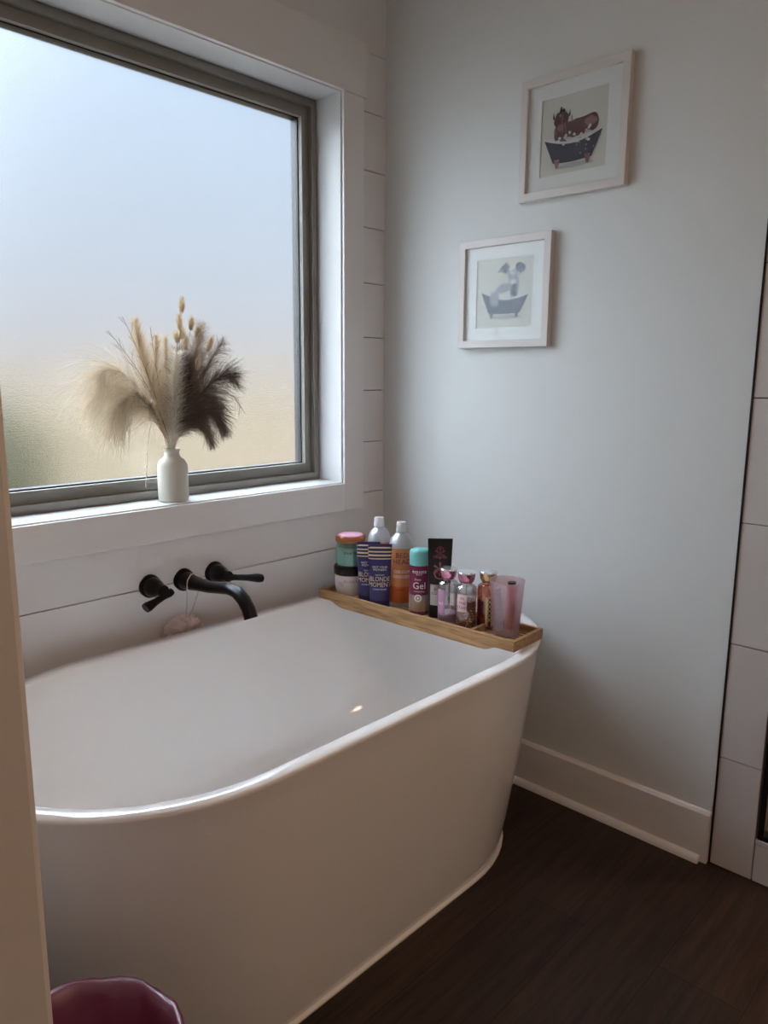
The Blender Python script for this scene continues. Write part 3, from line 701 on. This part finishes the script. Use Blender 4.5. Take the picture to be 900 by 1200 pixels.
def plume(name, path, start, n, L, ang, grav, mats, label, group, r=.00045, prof=None, stemr=.0011, droopdir=None):
    """a dried grass stem with its feathery head; path from the vase mouth to the tip"""
    base = Vector((VX, VY, VZ+.03)); path = [base+Vector((R.uniform(-.006,.006),R.uniform(-.006,.006),0)), zp(R.uniform(-.008,.008),-.012,R.uniform(-.006,.006))]+path
    pts = bez(path[1:], 24); pts = [path[0]]+pts
    root = thing(name, base, label, 'dried grass', group)
    bs = MB(); bs.tube([clampy(p.copy())-base for p in pts], [stemr]*(len(pts)-6)+[stemr*.6]*6, mats[-1], 5); bs.build('stem', root, smooth=True)
    b = MB(); m_ = len(pts)-1
    for i in range(n):
        t = start+(1-start)*R.random()**.85; k = t*m_; k0 = min(int(k), m_-1); p = pts[k0].lerp(pts[k0+1], k-k0); tan = (pts[k0+1]-pts[k0]).normalized()
        s = (t-start)/(1-start); pf = prof(s) if prof else (.35+.65*math.sin(PI*min(1,s*.9+.12))**.7)
        u = Vector((R.gauss(0,1),R.gauss(0,.75),R.gauss(0,1))); u = (u-tan*u.dot(tan)).normalized()
        if droopdir: u = (u+Vector(droopdir)*1.2).normalized()
        a = ang*(.6+.7*R.random()); d = tan*math.cos(a)+u*math.sin(a)
        strand(b, clampy(p.copy())-base, d, 1, 0, 0, mats[0]) if False else None
        pp = clampy(p.copy()); q_ = [pp.copy()]; dd = d; LL = L*pf*(.45+.85*R.random())
        for z_ in range(4):
            dd = (dd+Vector((R.gauss(0,.09),R.gauss(0,.09),-grav+R.gauss(0,.06)))).normalized(); q_.append(clampy(q_[-1]+dd*LL/4))
        b.tube([v-base for v in q_], [r,r*.95,r*.8,r*.6,r*.3], mats[i%max(1,len(mats)-1)], 3, cap=False)
    b.build('plume_head', root, smooth=True)
    return root
def gm(name, c, f=.4): return leafy(name, c, tuple(min(1,x*1.05) for x in c), f)
cr1 = gm('pampas_cream', (.80,.72,.58),.5); cr2 = gm('pampas_sand', (.72,.61,.46),.5); cr3 = gm('pampas_ivory', (.90,.87,.80),.55); st1 = gm('straw_stem', (.46,.37,.24),.2)
br1 = gm('reed_brown', (.24,.185,.165),.4); br2 = gm('reed_umber', (.34,.27,.235),.4); br3 = gm('reed_taupe', (.52,.43,.34),.45); br4 = gm('reed_dark', (.12,.09,.085),.35)
G1 = 'cream pampas plumes arching left'; G2 = 'upright cream pampas plumes'; G3 = 'brown reed plumes on the right'; G4 = 'bunny tail grass heads'
# arching left
for pth, lab in (
  ([q(420,640),q(330,430,-.01),q(200,340,-.02),q(125,440,-.03)], 'topmost of the arching cream pampas plumes on the left of the vase'),
  ([q(420,660),q(330,450,.01),q(190,400,.02),q(115,590,.02)], 'outermost arching cream pampas plume, curving far left'),
  ([q(420,680),q(340,500,-.03),q(240,440,-.05),q(150,650,-.06)], 'middle arching cream pampas plume, nearest the camera'),
  ([q(430,700),q(350,540,.0),q(280,500,0),q(215,700,.01)], 'lowest arching cream pampas plume, close to the vase neck')):
    plume('pampas_plume', pth, .32, 760, .135, .66, .30, [cr1,cr2,cr3,st1], lab, G1, r=.00030)
for tip, mid, lab, w_ in (
  (q(350,160,.02), q(380,450,.01), 'tallest upright cream pampas plume left of the bunny tails', .034),
  (q(318,185,-.01), q(370,460,-.01), 'upright cream pampas plume leaning slightly left behind the thin twigs', .032),
  (q(452,235,.03), q(440,480,.03), 'short upright sand pampas plume behind the thick ivory one', .034),
  (q(510,240,.04), q(500,480,.03), 'slender sand coloured plume below the bunny tails', .03)):
    plume('pampas_plume', [q(450,700), mid, tip], .22, 950, w_*1.75, .50, .05, [cr1,cr2,cr1,st1], lab, G2, r=.00036)
plume('pampas_plume', [q(478,700,-.02), q(474,500,-.03), q(494,322,-.03)], .08, 2200, .036, .85, .03, [cr3,cr3,cr3,st1], 'thick ivory fluffy plume in the front centre of the bouquet', G2, r=.00038, prof=lambda s: .75+.3*math.sin(PI*s))
for pth, n, L, mats, lab in (
  ([q(500,650),q(600,420,.01),q(684,165,.02)], 520, .045, [br3,br2,br3,st1], 'tallest brown reed plume rising to the upper right'),
  ([q(510,660),q(640,430,.0),q(772,245,.0)], 520, .048, [br3,br2,br3,st1], 'brown reed plume with its tip pointing far upper right'),
  ([q(505,650),q(620,440,.04),q(712,225,.05)], 520, .045, [br3,br3,br3,st1], 'pale brown reed plume behind the tall right hand pair'),
  ([q(505,660),q(590,470,.03),q(640,330,.03)], 560, .05, [br2,br1,br3,br1], 'brown reed plume filling the middle right of the bouquet'),
  ([q(505,700),q(600,600,.04),q(690,600,.05),q(700,690,.05)], 520, .05, [br2,br1,br2,br1], 'reed plume farthest back at lower right'),
  ([q(500,640),q(540,440,.02),q(575,290,.03)], 520, .042, [br3,br2,br3,st1], 'brown reed plume just behind the lowest bunny tails'),
  ([q(500,650,-.01),q(530,460,-.01),q(540,340,-.01)], 620, .040, [br4,br1,br4,br1], 'darkest reed plume beside the thick ivory one'),
  ([q(510,660),q(640,470,-.02),q(740,390,-.03),q(795,430,-.03)], 560, .055, [br2,br1,br2,br1], 'brown reed plume curling over at the right edge'),
  ([q(510,680),q(620,520,.02),q(720,480,.02),q(760,620,.02)], 620, .055, [br1,br2,br4,br1], 'brown reed plume arching down at the right'),
  ([q(510,690),q(600,560,-.03),q(680,560,-.04),q(720,730,-.04)], 620, .050, [br1,br2,br1,br1], 'dark reed plume drooping towards lower right'),
  ([q(510,720),q(570,620,-.02),q(640,660,-.03),q(660,790,-.03)], 480, .040, [br2,br3,br1,br1], 'lowest drooping reed plume right of the vase neck')):
    plume('reed_plume', pth, .22, int(n*1.6), L*1.5, .66, .16, mats, lab, G3, r=.00042)
plume('reed_plume', [q(430,700,-.03),q(360,600,-.05),q(270,500,-.05)], .45, 220, .030, .5, .03, [br3,br2,cr1,st1], 'short brown reed sprig lying over the arching cream plumes', None, r=.0005)
# bunny tails
def bunny(tip, ang, L, lab, mids):
    base = Vector((VX,VY,VZ+.03)); root = thing('bunny_tail', base, lab, 'dried grass', G4)
    d = Vector((math.sin(ang),0,math.cos(ang))); bot = tip-d*L
    pts = bez([zp(R.uniform(-.006,.006),-.012), mids, bot], 14)
    MB().tube([base-base]+[p-base for p in pts], .0007, st1, 5).build('stem', root, smooth=True)
    b = MB(); b.tube([bot+d*L*t-base for t in (0,.08,.3,.55,.8,1)], [.002,.0052,.0072,.0068,.0045,.001], cr2, 10)
    for i in range(170):
        t = R.random(); a = R.random()*2*PI; u = d.orthogonal().normalized(); v = d.cross(u); o_ = u*math.cos(a)+v*math.sin(a); rr = .0068*math.sin(PI*min(.95,t*.85+.12))
        p = bot+d*L*t+o_*rr; b.tube([p-base, p+(o_*.35+d).normalized()*.006-base, p+(o_*.3+d).normalized()*.011-base], [.0003,.00025,.0001], cr1, 3, cap=False)
    b.build('seed_head', root, smooth=True)
for zx, zy, an, L, y, lab in ((560,42,.05,.040,.0,'topmost bunny tail, standing highest above the bouquet'),
    (533,125,-.03,.042,-.01,'bunny tail left of the pair and just below the topmost'), (600,133,.18,.036,-.01,'bunny tail in the middle of the upper cluster'),
    (635,175,.62,.036,-.02,'bunny tail leaning sharply right'), (568,190,.10,.030,.01,'small bunny tail under the middle of the cluster'),
    (556,232,.2,.040,-.02,'bunny tail low in the cluster above the dark reeds'), (690,228,.38,.044,-.02,'bunny tail among the tall brown reeds at right'),
    (612,330,.3,.040,-.03,'lowest bunny tail, in front of the dark reeds'), (545,210,-.1,.03,.02,'bunny tail half hidden behind the small one')):
    bunny(q(zx,zy,y), an, L, lab, q(520,500,y))
# thin branching twigs
m_twig = M('dark_twig', (.10,.075,.07), .8)
def twig(pts, label, n=9, sub=.028, mat=None):
    base = Vector((VX,VY,VZ+.03)); P_ = bez([zp(R.uniform(-.006,.006),-.012)]+pts, 16); b = MB(); mat = mat or m_twig
    b.tube([Vector((0,0,0))]+[p-base for p in P_], [.0007]*12+[.0005]*6, mat, 5)
    for i in range(n):
        k = 8+i*8//n; p = P_[k]; t = (P_[min(k+1,16)]-P_[k-1]).normalized(); s = 1 if i%2 else -1
        d = (t+Vector((s*.6,R.gauss(0,.2),.1))).normalized(); L = sub*(.6+.6*R.random())
        p2 = p+d*L*.5; p3 = p2+(d+Vector((R.gauss(0,.2),0,.2))).normalized()*L*.5
        b.tube([p-base,p2-base,p3-base], .00035, mat, 4)
        b.tube([p2-base, p2+(d+Vector((-s*.5,0,.3))).normalized()*L*.4-base], .0003, mat, 4)
        b.lathe([(0,-.0012),(.0011,0),(0,.0012)], mat, tuple(p3-base), 6, False, False)
    o = b.build('dried_twig', loc=base); tag(o, label, 'twig', 'thin branching twigs')
twig([q(400,480,-.02),q(255,155,-.02)], 'thin dark twig reaching highest at upper left')
twig([q(400,500,-.03),q(180,225,-.03)], 'thin dark twig pointing furthest left')
twig([q(400,520,-.02),q(200,285,-.04)], 'thin pale twig below the two dark ones', mat=st1)
twig([q(440,450,.02),q(418,190,.02)], 'thin dark twig between the cream plumes and bunny tails', 6, .02)
# long trailing wisp
base = Vector((VX,VY,VZ+.03))
b = MB(); P_ = bez([zp(-.005,-.012),q(430,620,-.03),q(300,560,-.05),q(320,720,-.06),q(285,965,-.06)], 18)
b.tube([Vector((0,0,0))]+[p-base for p in P_], [.0006]*19+[.0004], cr3, 5)
for i in range(30):
    k = 14+R.randrange(4); p = P_[k].lerp(P_[k+1], R.random()); d = (Vector((R.gauss(0,.5),R.gauss(0,.3),-1))).normalized()
    b.tube([p-base, p+d*.012-base], [.0004,.0002], cr3, 3, cap=False)
o = b.build('grass_wisp', loc=base); tag(o, 'single long wispy grass trailing down left of the vase to the window frame', 'dried grass')
for k, (pts) in enumerate(([q(520,600),q(640,480,-.04),q(760,460,-.04),q(815,600,-.04)], [q(520,600),q(650,450,.03),q(790,520,.03),q(780,700,.03)])):
    b = MB(); P_ = bez([zp(0,-.012)]+pts, 18); b.tube([Vector((0,0,0))]+[p-base for p in P_], .0004, br3, 4)
    for i in range(60):
        kk = 9+R.randrange(9); p = P_[kk].lerp(P_[kk+1], R.random()); t = (P_[kk+1]-P_[kk]).normalized(); d = (t+Vector((R.gauss(0,.5),R.gauss(0,.4),R.gauss(0,.5)))).normalized()
        b.tube([p-base, p+d*.02-base, p+d*.035+Vector((0,0,-.006))-base], [.0003,.0003,.0001], br3, 3, cap=False)
    o = b.build('grass_wisp', loc=base); tag(o, ('fine brown grass wisp arching over the right side of the bouquet', 'fine brown grass wisp hanging lowest at the right of the bouquet')[k], 'dried grass')

# ------------------------------------------------------------------ shower frame and glass
b = MB(); Xf = .03
t = thing('shower_screen', (.022,-1.3175,.1185), 'black framed clear glass shower screen standing on the tiled curb', 'shower screen')
H = 2.0
MB().box((-.022,-.013,.0),(.012,.0008,H), m_blackm).build('frame_post', t, bevel=.001)
MB().box((-.022,-1.42,.0),(.012,-.013,.014), m_blackm).build('bottom_rail', t, bevel=.001)
MB().box((-.022,-1.42,H-.03),(.012,-.013,H), m_blackm).build('top_rail', t, bevel=.001)
MB().box((-.022,-1.43,.0),(.012,-1.42,H), m_blackm).build('frame_post', t, bevel=.001)
MB().box((-.005,-1.42,.014),(.003,-.013,H-.03), clear('shower_glass', (.95,.96,.95), .1)).build('glass', t)

# ceiling lamp fittings (the warm lamps of the room)
m_lamp = M('lamp_shade_white', (.8,.78,.75), .5)
for nm, loc, r, lab in (('ceiling_lamp', (-1.3,-2.9,ZC), .17, 'round flush ceiling lamp behind the camera'), ('recessed_lamp', (.55,-1.9,ZC), .09, 'small round lamp in the shower ceiling')):
    t = thing(nm, loc, lab, 'lamp')
    MB().lathe([(r,0),(r,-.05),(r-.006,-.055),(r-.012,-.05),(r-.012,-.004),(0,-.004)], m_lamp, cap0=False).build('lamp_housing', t, smooth=True)
